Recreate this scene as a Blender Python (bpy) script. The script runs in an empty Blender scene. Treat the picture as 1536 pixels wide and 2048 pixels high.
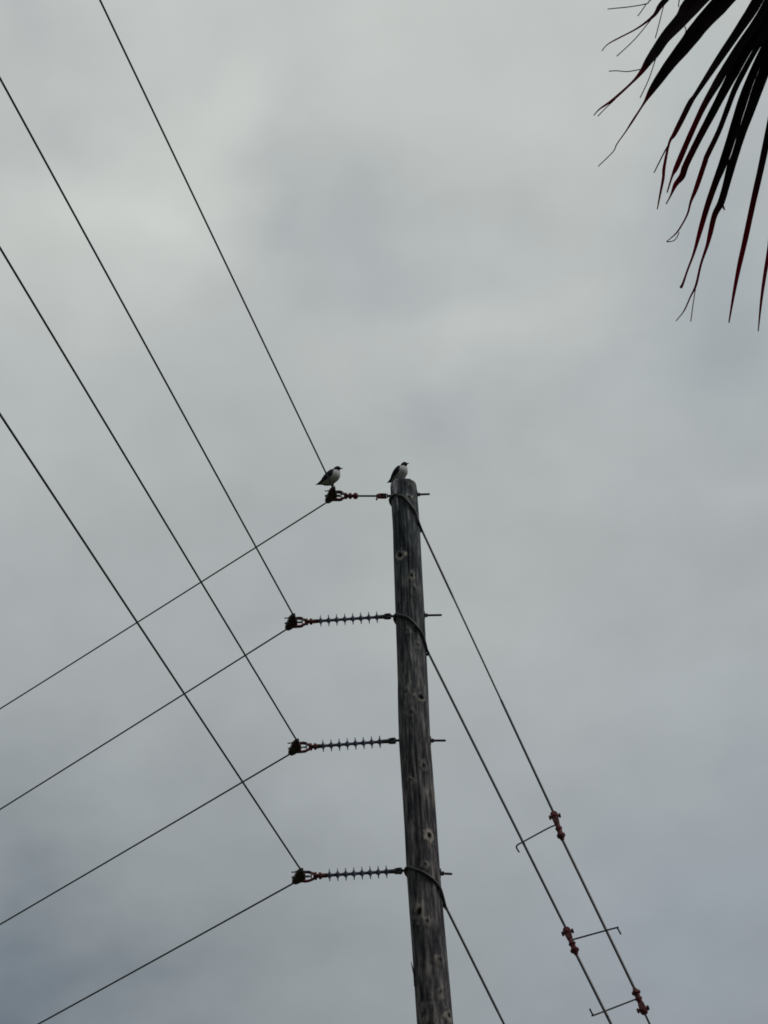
import bpy, math, random
from mathutils import Vector, Matrix, noise

scene = bpy.context.scene
R = math.radians
random.seed(7)

# ------------------------------------------------------------------ camera
cam_data = bpy.data.cameras.new('camera')
cam = bpy.data.objects.new('camera', cam_data)
scene.collection.objects.link(cam)
cam_data.sensor_fit = 'VERTICAL'
cam_data.sensor_height = 36.0
cam_data.sensor_width = 27.0
cam_data.lens = 36.0 * 4265.0 / 2048.0
cam_data.clip_start = 0.1
cam_data.clip_end = 5000.0
PITCH, ROLL = R(36.7), R(-2.75)
fwd = Vector((0, math.cos(PITCH), math.sin(PITCH)))
rgt0 = Vector((1, 0, 0)); up0 = rgt0.cross(fwd)
rgt = rgt0 * math.cos(ROLL) + up0 * math.sin(ROLL)
upv = -rgt0 * math.sin(ROLL) + up0 * math.cos(ROLL)
mw = Matrix((rgt, upv, -fwd)).transposed().to_4x4()
mw.translation = Vector((0, 0, 1.6))
cam.matrix_world = mw
scene.camera = cam

# ------------------------------------------------------------------ overcast sky
SUN_AZ, SUN_EL = 114.0, 46.0          # compass degrees from +Y, towards +X
CLOUDS = [(-0.1009, 0.6997, 0.7073, 1616.9, 0.19, 0.18, 0.15), (-0.1427, 0.6833, 0.7161, 1616.9, 0.1, 0.1, 0.085), (-0.1575, 0.7181, 0.6779, 1616.9, 0.09, 0.09, 0.075), (-0.139, 0.7394, 0.6588, 2526.4, 0.05, 0.05, 0.04), (-0.0579, 0.6822, 0.7289, 3006.6, 0.08, 0.078, 0.068), (0.0176, 0.6557, 0.7548, 538.2, 0.07, 0.07, 0.062), (0.0842, 0.6956, 0.7134, 1258.8, 0.06, 0.058, 0.05), (0.03, 0.7517, 0.6588, 2152.7, 0.07, 0.06, 0.05), (0.0764, 0.7528, 0.6538, 3006.6, 0.08, 0.068, 0.055), (-0.0137, 0.7733, 0.6339, 3638.0, 0.06, 0.052, 0.045), (0.061, 0.7392, 0.6707, 5684.4, 0.05, 0.045, 0.04), (-0.0119, 0.7176, 0.6964, 1122.9, -0.085, -0.074, -0.06), (0.029, 0.7314, 0.6813, 1856.1, -0.085, -0.072, -0.058), (0.0553, 0.7203, 0.6914, 4491.4, -0.04, -0.035, -0.03), (-0.0416, 0.7096, 0.7034, 5684.4, -0.07, -0.062, -0.05), (0.0468, 0.7773, 0.6274, 3006.6, -0.09, -0.08, -0.065), (0.0098, 0.7054, 0.7088, 4491.4, -0.05, -0.045, -0.04), (0.1731, 0.7269, 0.6646, 538.2, -0.19, -0.16, -0.12), (0.1523, 0.7794, 0.6077, 909.5, -0.05, -0.04, -0.03), (0.1751, 0.6612, 0.7295, 1258.8, -0.09, -0.07, -0.055), (0.1149, 0.7618, 0.6376, 2526.4, -0.05, -0.04, -0.03), (-0.1963, 0.903, 0.3821, 464.0, -0.52, -0.46, -0.39), (-0.1206, 0.8918, 0.436, 355.3, -0.15, -0.14, -0.13), (-0.1818, 0.8558, 0.4843, 1122.9, -0.06, -0.055, -0.05), (-0.1572, 0.6297, 0.7608, 1616.9, -0.1, -0.09, -0.075), (0.1467, 0.8893, 0.4332, 251.9, -0.02, -0.005, 0.05), (0.0283, 0.8327, 0.553, 687.7, 0.06, 0.05, 0.04), (0.1449, 0.8144, 0.5619, 687.7, 0.04, 0.035, 0.03), (-0.036, 0.8176, 0.5747, 1616.9, -0.04, -0.035, -0.03), (0.0839, 0.8563, 0.5096, 1616.9, 0.04, 0.035, 0.03), (-0.0694, 0.8819, 0.4664, 909.5, -0.03, -0.03, -0.03)]
world = bpy.data.worlds.new('World')
scene.world = world
world.use_nodes = True
nt = world.node_tree
nt.nodes.clear()
N = nt.nodes.new
def lk(a, b): nt.links.new(a, b)
w_out = N('ShaderNodeOutputWorld'); w_bg = N('ShaderNodeBackground')
w_bg.inputs['Strength'].default_value = 0.1
lk(w_bg.outputs[0], w_out.inputs['Surface'])
sky = N('ShaderNodeTexSky'); sky.sky_type = 'NISHITA'; sky.sun_disc = False
sky.sun_elevation = R(SUN_EL); sky.sun_rotation = R(SUN_AZ)
sky.air_density = 1.2; sky.dust_density = 3.0
tc = N('ShaderNodeTexCoord')
nrm = N('ShaderNodeVectorMath'); nrm.operation = 'NORMALIZE'; lk(tc.outputs['Generated'], nrm.inputs[0])
sep = N('ShaderNodeSeparateXYZ'); lk(nrm.outputs[0], sep.inputs[0])
# stratus deck: bright overhead, darker towards the horizon
ramp = N('ShaderNodeValToRGB'); lk(sep.outputs['Z'], ramp.inputs['Fac'])
ramp.color_ramp.interpolation = 'B_SPLINE'
stops = [(0.0, (.20, .22, .235)), (.36, (.300, .324, .334)), (.46, (.345, .370, .374)), (.56, (.412, .436, .428)),
         (.64, (.458, .482, .470)), (.71, (.512, .530, .508)), (.80, (.575, .588, .558)), (1.0, (.63, .64, .61))]
cr = ramp.color_ramp
cr.elements[0].position = stops[0][0]; cr.elements[0].color = (*stops[0][1], 1)
cr.elements[1].position = stops[-1][0]; cr.elements[1].color = (*stops[-1][1], 1)
for p, c in stops[1:-1]:
    e = cr.elements.new(p); e.color = (*c, 1)
# the deck seen in perspective: project the direction onto a level plane
addz = N('ShaderNodeMath'); addz.operation = 'ADD'; lk(sep.outputs['Z'], addz.inputs[0]); addz.inputs[1].default_value = 0.35
mx = N('ShaderNodeMath'); mx.operation = 'MAXIMUM'; lk(addz.outputs[0], mx.inputs[0]); mx.inputs[1].default_value = 0.12
dx = N('ShaderNodeMath'); dx.operation = 'DIVIDE'; lk(sep.outputs['X'], dx.inputs[0]); lk(mx.outputs[0], dx.inputs[1])
dy = N('ShaderNodeMath'); dy.operation = 'DIVIDE'; lk(sep.outputs['Y'], dy.inputs[0]); lk(mx.outputs[0], dy.inputs[1])
comb = N('ShaderNodeCombineXYZ'); lk(dx.outputs[0], comb.inputs[0]); lk(dy.outputs[0], comb.inputs[1]); comb.inputs[2].default_value = 3.7
n1 = N('ShaderNodeTexNoise'); n1.inputs['Scale'].default_value = 5.0; n1.inputs['Detail'].default_value = 5.0
n1.inputs['Roughness'].default_value = 0.5; n1.inputs['Distortion'].default_value = 0.3
lk(comb.outputs[0], n1.inputs['Vector'])
nv = N('ShaderNodeTexNoise'); nv.inputs['Scale'].default_value = 9.0; nv.inputs['Detail'].default_value = 4.0
lk(comb.outputs[0], nv.inputs['Vector'])
nvs = N('ShaderNodeVectorMath'); nvs.operation = 'SUBTRACT'; lk(nv.outputs['Color'], nvs.inputs[0]); nvs.inputs[1].default_value = (.5, .5, .5)
nva = N('ShaderNodeVectorMath'); nva.operation = 'MULTIPLY_ADD'; lk(nvs.outputs[0], nva.inputs[0])
nva.inputs[1].default_value = (.15, .15, .15); lk(nrm.outputs[0], nva.inputs[2])
nvn = N('ShaderNodeVectorMath'); nvn.operation = 'NORMALIZE'; lk(nva.outputs[0], nvn.inputs[0])
amp = N('ShaderNodeMath'); amp.operation = 'MULTIPLY_ADD'; lk(n1.outputs['Fac'], amp.inputs[0])
amp.inputs[1].default_value = 0.20; amp.inputs[2].default_value = 0.905
for sc_, am_, seed_ in ((16.0, .17, 11.3), (38.0, .08, 5.1)):      # finer billows
    cz = N('ShaderNodeVectorMath'); cz.operation = 'ADD'; lk(comb.outputs[0], cz.inputs[0]); cz.inputs[1].default_value = (seed_, seed_, seed_)
    nn = N('ShaderNodeTexNoise'); nn.inputs['Scale'].default_value = sc_; nn.inputs['Detail'].default_value = 4.0; nn.inputs['Roughness'].default_value = .45
    lk(cz.outputs[0], nn.inputs['Vector'])
    a2 = N('ShaderNodeMath'); a2.operation = 'MULTIPLY_ADD'; lk(nn.outputs['Fac'], a2.inputs[0]); a2.inputs[1].default_value = am_; lk(amp.outputs[0], a2.inputs[2])
    a3 = N('ShaderNodeMath'); a3.operation = 'SUBTRACT'; lk(a2.outputs[0], a3.inputs[0]); a3.inputs[1].default_value = am_ * .5; amp = a3
acc = N('ShaderNodeCombineXYZ')
for i in range(3): lk(amp.outputs[0], acc.inputs[i])
acc_out = acc.outputs[0]
for (vx, vy, vz, k, ar, ag, ab) in CLOUDS:          # the thicker and thinner parts of the deck
    dp = N('ShaderNodeVectorMath'); dp.operation = 'DOT_PRODUCT'; lk(nvn.outputs[0], dp.inputs[0]); dp.inputs[1].default_value = (vx, vy, vz)
    m1 = N('ShaderNodeMath'); m1.operation = 'MULTIPLY_ADD'; lk(dp.outputs['Value'], m1.inputs[0]); m1.inputs[1].default_value = k; m1.inputs[2].default_value = -k
    ex = N('ShaderNodeMath'); ex.operation = 'EXPONENT'; lk(m1.outputs[0], ex.inputs[0])
    ma = N('ShaderNodeVectorMath'); ma.operation = 'MULTIPLY_ADD'; lk(ex.outputs[0], ma.inputs[0])
    ma.inputs[1].default_value = (ar, ag, ab); lk(acc_out, ma.inputs[2]); acc_out = ma.outputs[0]
cl = N('ShaderNodeVectorMath'); cl.operation = 'MULTIPLY'; lk(ramp.outputs[0], cl.inputs[0]); lk(acc_out, cl.inputs[1])
sc10 = N('ShaderNodeVectorMath'); sc10.operation = 'SCALE'; lk(cl.outputs[0], sc10.inputs[0]); sc10.inputs['Scale'].default_value = 10.0
tint = N('ShaderNodeVectorMath'); tint.operation = 'MULTIPLY'; lk(sc10.outputs[0], tint.inputs[0]); tint.inputs[1].default_value = (.988, .999, 1.018)
mixs = N('ShaderNodeMix'); mixs.data_type = 'RGBA'; mixs.inputs['Factor'].default_value = 0.95
lk(sky.outputs[0], mixs.inputs['A']); lk(tint.outputs[0], mixs.inputs['B'])
lk(mixs.outputs['Result'], w_bg.inputs['Color'])

# ------------------------------------------------------------------ veiled sun, right and behind the camera
sun_d = bpy.data.lights.new('sun', 'SUN'); sun_d.energy = 1.5; sun_d.angle = R(10); sun_d.color = (1.0, .97, .92)
sun = bpy.data.objects.new('sun', sun_d); scene.collection.objects.link(sun)
sdir = Vector((math.sin(R(SUN_AZ)) * math.cos(R(SUN_EL)), math.cos(R(SUN_AZ)) * math.cos(R(SUN_EL)), math.sin(R(SUN_EL))))
sun.rotation_euler = sdir.to_track_quat('Z', 'Y').to_euler(); sun.location = sdir * 60

vs = scene.view_settings
vs.view_transform = 'Standard'; vs.look = 'None'; vs.exposure = 0.0; vs.gamma = 1.0; vs.use_curve_mapping = False
scene.cycles.filter_width = 1.75
scene.display_settings.display_device = 'sRGB'

# ------------------------------------------------------------------ helpers
COL = scene.collection

def material(name, base, rough=0.6, metal=0.0, var=0.35, scale=30.0, stretch=(1, 1, 1), base2=None, bump=0.0):
    m = bpy.data.materials.new(name); m.use_nodes = True
    t = m.node_tree; p = t.nodes['Principled BSDF']
    p.inputs['Roughness'].default_value = rough; p.inputs['Metallic'].default_value = metal
    c = t.nodes.new('ShaderNodeTexCoord'); mp = t.nodes.new('ShaderNodeMapping'); mp.inputs['Scale'].default_value = stretch
    n = t.nodes.new('ShaderNodeTexNoise'); n.inputs['Scale'].default_value = scale; n.inputs['Detail'].default_value = 5
    t.links.new(c.outputs['Object'], mp.inputs[0]); t.links.new(mp.outputs[0], n.inputs['Vector'])
    r = t.nodes.new('ShaderNodeValToRGB'); t.links.new(n.outputs['Fac'], r.inputs[0])
    b2 = base2 or tuple(x * (1 + var) for x in base)
    r.color_ramp.elements[0].position = .35; r.color_ramp.elements[1].position = .68
    r.color_ramp.elements[0].color = (*[x * (1 - var) for x in base], 1); r.color_ramp.elements[1].color = (*b2, 1)
    t.links.new(r.outputs[0], p.inputs['Base Color'])
    if bump:
        b = t.nodes.new('ShaderNodeBump'); b.inputs['Strength'].default_value = bump; b.inputs['Distance'].default_value = .004
        t.links.new(n.outputs['Fac'], b.inputs['Height']); t.links.new(b.outputs[0], p.inputs['Normal'])
    return m

class MB:
    """collects shapes for ONE mesh object"""
    def __init__(s): s.v = []; s.f = []
    def add(s, vs, fs):
        o = len(s.v); s.v += [tuple(x) for x in vs]; s.f += [tuple(i + o for i in f) for f in fs]
    def tube(s, pts, rad, n=8, cap=True):
        pts = [Vector(p) for p in pts]; m = len(pts)
        rr = rad if isinstance(rad, (list, tuple)) else [rad] * m
        vs, fs = [], []; ref = None
        for i, p in enumerate(pts):
            d = (pts[min(i + 1, m - 1)] - pts[max(i - 1, 0)]).normalized()
            if ref is None:
                ref = d.orthogonal().normalized()
            ref = (ref - d * ref.dot(d)).normalized(); q = d.cross(ref)
            for k in range(n):
                a = 2 * math.pi * k / n
                vs.append(p + (ref * math.cos(a) + q * math.sin(a)) * rr[i])
        for i in range(m - 1):
            for k in range(n):
                a, b = i * n + k, i * n + (k + 1) % n
                fs.append((a, b, b + n, a + n))
        if cap:
            fs.append(tuple(range(n - 1, -1, -1))); fs.append(tuple((m - 1) * n + k for k in range(n)))
        s.add(vs, fs)
    def lathe(s, prof, origin=(0, 0, 0), axis=(1, 0, 0), n=16):
        o = Vector(origin); a = Vector(axis).normalized()
        u = a.orthogonal().normalized(); w = a.cross(u); vs, fs = [], []
        for (x, r) in prof:
            for k in range(n):
                t = 2 * math.pi * k / n
                vs.append(o + a * x + (u * math.cos(t) + w * math.sin(t)) * max(r, 1e-4))
        m = len(prof)
        for i in range(m - 1):
            for k in range(n):
                p, q = i * n + k, i * n + (k + 1) % n
                fs.append((p, q, q + n, p + n))
        fs.append(tuple(range(n - 1, -1, -1))); fs.append(tuple((m - 1) * n + k for k in range(n)))
        s.add(vs, fs)
    def loft(s, rings):
        n = len(rings[0]); vs = [p for r in rings for p in r]; fs = []
        for i in range(len(rings) - 1):
            for k in range(n):
                a, b = i * n + k, i * n + (k + 1) % n
                fs.append((a, b, b + n, a + n))
        fs.append(tuple(range(n - 1, -1, -1))); fs.append(tuple((len(rings) - 1) * n + k for k in range(n)))
        s.add(vs, fs)
    def plate(s, outline, z0, z1, M=None):
        """outline in local xy, extruded from z0 to z1"""
        n = len(outline); vs = [Vector((x, y, z0)) for x, y in outline] + [Vector((x, y, z1)) for x, y in outline]
        if M: vs = [M @ v for v in vs]
        fs = [tuple(range(n - 1, -1, -1)), tuple(range(n, 2 * n))] + [(k, (k + 1) % n, n + (k + 1) % n, n + k) for k in range(n)]
        s.add(vs, fs)
    def torus(s, c, axis, R0, r, n=18, m=8):
        c = Vector(c); a = Vector(axis).normalized(); u = a.orthogonal().normalized(); w = a.cross(u); vs, fs = [], []
        for i in range(n):
            t = 2 * math.pi * i / n; d = u * math.cos(t) + w * math.sin(t)
            for k in range(m):
                p = 2 * math.pi * k / m
                vs.append(c + d * (R0 + r * math.cos(p)) + a * (r * math.sin(p)))
        for i in range(n):
            for k in range(m):
                A, B = i * m + k, i * m + (k + 1) % m; C2, D = ((i + 1) % n) * m + k, ((i + 1) % n) * m + (k + 1) % m
                fs.append((A, C2, D, B))
        s.add(vs, fs)
    def mesh(s, name, mat, smooth=True):
        me = bpy.data.meshes.new(name); me.from_pydata(s.v, [], s.f); me.update()
        import bmesh
        bm = bmesh.new(); bm.from_mesh(me); bmesh.ops.recalc_face_normals(bm, faces=bm.faces); bm.to_mesh(me); bm.free()
        me.materials.append(mat)
        if smooth:
            me.polygons.foreach_set('use_smooth', [len(p.vertices) <= 4 for p in me.polygons])
            try: me.set_sharp_from_angle(angle=R(50))
            except Exception: pass
        return me
    def build(s, name, mat, parent=None, smooth=True):
        return link(name, s.mesh(name, mat, smooth), parent)

def link(name, data, parent=None):
    o = bpy.data.objects.new(name, data); COL.objects.link(o)
    if parent is not None: o.parent = parent
    return o

def tag(o, label, cat, group=None):
    o['label'] = label; o['category'] = cat
    if group: o['group'] = group
    return o

def empty(name, loc, label, cat, group=None, M=None):
    o = link(name, None); o.empty_display_size = .2
    if M is not None: o.matrix_world = M
    else: o.location = loc
    return tag(o, label, cat, group)

def catmull(pts, n):
    """dense points through control points (any dimension)"""
    P = [tuple(p) for p in pts]; P = [P[0]] + P + [P[-1]]; out = []
    for i in range(1, len(P) - 2):
        for k in range(n):
            t = k / n
            out.append(tuple(.5 * (2 * b + (c - a) * t + (2 * a - 5 * b + 4 * c - d) * t * t + (-a + 3 * b - 3 * c + d) * t ** 3)
                             for a, b, c, d in zip(P[i - 1], P[i], P[i + 1], P[i + 2])))
    out.append(P[-2]); return out

def lerp_table(tab, z, k):
    for a, b in zip(tab, tab[1:]):
        if z <= b[0]:
            t = max(0, min(1, (z - a[0]) / (b[0] - a[0]))); return a[k] + (b[k] - a[k]) * t
    return tab[-1][k]

# ------------------------------------------------------------------ materials
M_wire = material('weathered_aluminium_strand', (.045, .05, .052), .55, .6, .3, 40)
M_guy = material('galvanised_guy_strand', (.04, .042, .045), .55, .6, .3, 40)
M_steel = material('dark_galvanised_steel', (.045, .045, .05), .5, .7, .5, 35)
M_rust = material('rusted_forged_steel', (.052, .006, .012), .75, .15, .6, 30, base2=(.125, .010, .016))
M_clamp = material('rust_stained_cast_iron', (.024, .012, .016), .65, .3, .6, 40, base2=(.055, .016, .016))
M_shed = material('grey_silicone_rubber', (.045, .050, .095), .5, 0, .4, 12)
M_rod = material('fibreglass_rod', (.035, .03, .038), .4, 0, .3, 15)
M_leg = material('gull_leg_skin', (.05, .015, .015), .5, 0, .2, 60)
M_trunk = material('palm_trunk_bark', (.13, .105, .08), .9, 0, .5, 9, (1, 1, 3), bump=.6)

def wood_material():
    m = bpy.data.materials.new('weathered_treated_pine'); m.use_nodes = True
    t = m.node_tree; p = t.nodes['Principled BSDF']; L = t.links.new; Nn = t.nodes.new
    p.inputs['Roughness'].default_value = .85; p.inputs['Specular IOR Level'].default_value = .12
    c = Nn('ShaderNodeTexCoord')
    def nz(scale, stretch, detail=6, rough=.6):
        mp = Nn('ShaderNodeMapping'); mp.inputs['Scale'].default_value = stretch; L(c.outputs['Object'], mp.inputs[0])
        n = Nn('ShaderNodeTexNoise'); n.inputs['Scale'].default_value = scale; n.inputs['Detail'].default_value = detail; n.inputs['Roughness'].default_value = rough
        L(mp.outputs[0], n.inputs['Vector']); return n.outputs['Fac']
    def rampn(f, stops):
        r = Nn('ShaderNodeValToRGB'); L(f, r.inputs[0]); e = r.color_ramp.elements
        e[0].position, e[0].color = stops[0][0], (*stops[0][1], 1); e[1].position, e[1].color = stops[-1][0], (*stops[-1][1], 1)
        for q, col in stops[1:-1]:
            x = e.new(q); x.color = (*col, 1)
        return r.outputs[0]
    def mix(f, a, b, mode='MIX'):
        x = Nn('ShaderNodeMix'); x.data_type = 'RGBA'; x.blend_type = mode
        if isinstance(f, float): x.inputs['Factor'].default_value = f
        else: L(f, x.inputs['Factor'])
        for v, s in ((a, 'A'), (b, 'B')):
            if isinstance(v, tuple): x.inputs[s].default_value = (*v, 1)
            else: L(v, x.inputs[s])
        return x.outputs['Result']
    grain = nz(30, (1, 1, .14)); streak = nz(15, (1, 1, .22)); blot = nz(3.0, (1, 1, .7), 5); fine = nz(120, (1, 1, .10), 3)
    brown = rampn(grain, [(.30, (.013, .014, .020)), (.48, (.050, .048, .053)), (.68, (.158, .150, .148))])
    green = rampn(grain, [(.30, (.012, .015, .023)), (.48, (.044, .051, .056)), (.68, (.132, .148, .146))])
    sepz = Nn('ShaderNodeSeparateXYZ'); L(c.outputs['Object'], sepz.inputs[0])
    mr = Nn('ShaderNodeMapRange'); mr.inputs['From Min'].default_value = 10.6; mr.inputs['From Max'].default_value = 13.4; L(sepz.outputs['Z'], mr.inputs['Value'])
    col = mix(mr.outputs[0], brown, green)
    col = mix(.75, col, rampn(streak, [(.34, (.36, .37, .43)), (.5, (.95, .95, .97)), (.66, (1.65, 1.6, 1.52))]), 'MULTIPLY')
    col = mix(.8, col, rampn(blot, [(.36, (.45, .46, .52)), (.64, (1.4, 1.36, 1.3))]), 'MULTIPLY')
    col = mix(.5, col, rampn(fine, [(.35, (.5, .5, .5)), (.65, (1.3, 1.3, 1.3))]), 'MULTIPLY')
    for nm, colr in (('ring', (.30, .275, .24)), ('knot', (.012, .010, .010)), ('dropping', (.42, .40, .44))):
        a = Nn('ShaderNodeAttribute'); a.attribute_name = nm
        col = mix(a.outputs['Fac'], col, colr)
    L(col, p.inputs['Base Color'])
    b = Nn('ShaderNodeBump'); b.inputs['Strength'].default_value = .7; b.inputs['Distance'].default_value = .006
    L(grain, b.inputs['Height']); L(b.outputs[0], p.inputs['Normal'])
    return m
M_wood = wood_material()

def vcol_material(name, rough=.8):
    m = bpy.data.materials.new(name); m.use_nodes = True; t = m.node_tree; p = t.nodes['Principled BSDF']
    p.inputs['Roughness'].default_value = rough; p.inputs['Specular IOR Level'].default_value = .1
    a = t.nodes.new('ShaderNodeAttribute'); a.attribute_name = 'plumage'
    c = t.nodes.new('ShaderNodeTexCoord'); n = t.nodes.new('ShaderNodeTexNoise'); n.inputs['Scale'].default_value = 90
    t.links.new(c.outputs['Object'], n.inputs['Vector'])
    r = t.nodes.new('ShaderNodeMapRange'); r.inputs['To Min'].default_value = .8; r.inputs['To Max'].default_value = 1.2; t.links.new(n.outputs['Fac'], r.inputs['Value'])
    x = t.nodes.new('ShaderNodeVectorMath'); x.operation = 'SCALE'; t.links.new(a.outputs['Color'], x.inputs[0]); t.links.new(r.outputs[0], x.inputs['Scale'])
    t.links.new(x.outputs[0], p.inputs['Base Color']); return m
M_plumage = vcol_material('gull_plumage')

def leaf_material():
    m = material('dead_palm_leaf', (.005, .0035, .0042), .8, 0, .5, 14, (1, 1, 1), base2=(.013, .0055, .0065))
    t = m.node_tree; p = t.nodes['Principled BSDF']; out = t.nodes['Material Output']
    p.inputs['Specular IOR Level'].default_value = .12
    tr = t.nodes.new('ShaderNodeBsdfTranslucent'); tr.inputs['Color'].default_value = (.34, .03, .09, 1)
    a = t.nodes.new('ShaderNodeAttribute'); a.attribute_name = 'thin'
    mul = t.nodes.new('ShaderNodeMath'); mul.operation = 'MULTIPLY'; mul.inputs[1].default_value = .8; t.links.new(a.outputs['Fac'], mul.inputs[0])
    mx_ = t.nodes.new('ShaderNodeMixShader'); t.links.new(mul.outputs[0], mx_.inputs['Fac'])
    t.links.new(p.outputs[0], mx_.inputs[1]); t.links.new(tr.outputs[0], mx_.inputs[2]); t.links.new(mx_.outputs[0], out.inputs['Surface'])
    return m
M_leaf = leaf_material()

# ------------------------------------------------------------------ ground
def make_ground():
    m = bpy.data.materials.new('mown_grass_field'); m.use_nodes = True; t = m.node_tree; p = t.nodes['Principled BSDF']
    p.inputs['Roughness'].default_value = .95
    c = t.nodes.new('ShaderNodeTexCoord'); n = t.nodes.new('ShaderNodeTexNoise'); n.inputs['Scale'].default_value = 1.3; n.inputs['Detail'].default_value = 10
    t.links.new(c.outputs['Object'], n.inputs['Vector'])
    r = t.nodes.new('ShaderNodeValToRGB'); t.links.new(n.outputs['Fac'], r.inputs[0])
    r.color_ramp.elements[0].position = .3; r.color_ramp.elements[0].color = (.028, .035, .016, 1)
    r.color_ramp.elements[1].position = .7; r.color_ramp.elements[1].color = (.075, .082, .035, 1)
    t.links.new(r.outputs[0], p.inputs['Base Color'])
    vs, fs = [], []; radii = [0, 6, 14, 30, 60, 120, 300, 800, 2500]; n_ = 48
    vs.append((0, 8, 0))
    for k, rad in enumerate(radii[1:]):
        for i in range(n_):
            a = 2 * math.pi * i / n_; x, y = rad * math.cos(a), 8 + rad * math.sin(a)
            vs.append((x, y, 0 if rad < 40 else .5 * noise.noise(Vector((x * .01, y * .01, 0)))))
    for i in range(n_): fs.append((0, 1 + i, 1 + (i + 1) % n_))
    for k in range(len(radii) - 2):
        for i in range(n_):
            a, b = 1 + k * n_ + i, 1 + k * n_ + (i + 1) % n_; fs.append((a, a + n_, b + n_, b))
    mb = MB(); mb.add(vs, fs); g = mb.build('ground', m); g['kind'] = 'structure'; return g
make_ground()

# ------------------------------------------------------------------ the pole
POLE_AXIS = [[0.0, 0.27, 0.19], [5.0, 0.235, 0.165], [8.5618, 0.2149, 0.1461], [9.9193, 0.1873, 0.1432], [11.2151, 0.1743, 0.1381], [12.7091, 0.1944, 0.1319], [13.5106, 0.2044, 0.1269], [14.0599, 0.1954, 0.1255]]
POLE_Y = 16.281
KNOTS = [(13.144, -2.103, 0.051, 1), (12.894, -1.348, 0.029, 1), (12.734, -1.21, 0.04, 0), (11.578, -1.035, 0.046, 1), (11.416, -1.714, 0.04, 0), (11.635, -2.04, 0.034, 0), (10.199, -1.094, 0.046, 1), (9.489, -2.044, 0.046, 1), (9.397, -1.638, 0.034, 0), (13.811, -1.209, 0.029, 1), (13.804, -0.815, 0.029, 1), (13.961, -1.043, 0.023, 0), (9.058, -1.049, 0.04, 0), (8.593, -2.211, 0.057, 0), (8.583, -0.726, 0.04, 1), (10.885, -1.165, 0.04, 0), (12.133, -1.087, 0.034, 0), (8.771, -1.183, 0.034, 0), (12.292, -1.776, 0.029, 0), (9.915, -1.471, 0.034, 0), (10.745, -2.026, 0.034, 0)]
GUY_WRAPS = [[[0.115, 16.171, 13.855], [0.145, 16.154, 13.834], [0.173, 16.145, 13.812], [0.201, 16.143, 13.789], [0.241, 16.148, 13.729], [0.276, 16.164, 13.679], [0.297, 16.18, 13.637], [0.312, 16.195, 13.588], [0.321, 16.206, 13.543], [0.346, 16.279, 13.506]], [[0.069, 16.204, 12.506], [0.123, 16.153, 12.455], [0.159, 16.14, 12.427], [0.189, 16.136, 12.401], [0.241, 16.145, 12.336], [0.283, 16.17, 12.282], [0.307, 16.197, 12.225], [0.318, 16.216, 12.175], [0.329, 16.248, 12.13]], [[0.063, 16.189, 9.93], [0.112, 16.146, 9.887], [0.149, 16.131, 9.863], [0.186, 16.126, 9.84], [0.25, 16.138, 9.792], [0.311, 16.182, 9.732], [0.335, 16.217, 9.666], [0.352, 16.276, 9.602]]]
BOLT_ENDS = [[0.449, 16.295, 13.934], [0.487, 16.297, 12.536], [0.449, 16.295, 11.203], [0.431, 16.294, 9.899]]
EYES = [[0.069, 16.275, 13.918], [0.055, 16.274, 12.535], [0.044, 16.274, 11.215], [0.045, 16.274, 9.942]]
CLAMPS = [[-0.442, 16.248, 13.929], [-0.841, 16.227, 12.483], [-0.827, 16.228, 11.163], [-0.81, 16.229, 9.907]]
WIRE_SLOPES = [[-0.0339, -0.0617], [-0.0267, -0.0862], [-0.0308, -0.0832], [-0.0239, -0.0855]]
GUYS = [[[0.347, 16.289, 13.514], [1.336, 16.341, 10.463], [1.391, 16.344, 10.196], [1.859, 16.369, 8.823], [1.918, 16.372, 8.609], [1.952, 16.374, 8.513], [4.684, 16.517, 0.0]], [[0.33, 16.289, 12.156], [1.347, 16.342, 9.372], [1.412, 16.345, 9.136], [1.636, 16.357, 8.522], [4.697, 16.517, 0.0]], [[0.352, 16.29, 9.609], [0.77, 16.312, 8.547], [4.134, 16.488, 0.0]]]
HORNS = [[[1.361, 16.343, 10.346], [1.275, 16.326, 10.305], [1.048, 16.3, 10.172], [1.002, 16.294, 10.144], [0.99, 16.303, 10.124], [1.012, 16.338, 10.096]], [[1.374, 16.343, 9.265], [1.724, 16.133, 9.254], [1.75, 16.123, 9.246], [1.774, 16.141, 9.2]], [[1.887, 16.37, 8.74], [1.515, 16.278, 8.576], [1.49, 16.266, 8.572], [1.477, 16.249, 8.584], [1.465, 16.225, 8.604]]]
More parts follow.
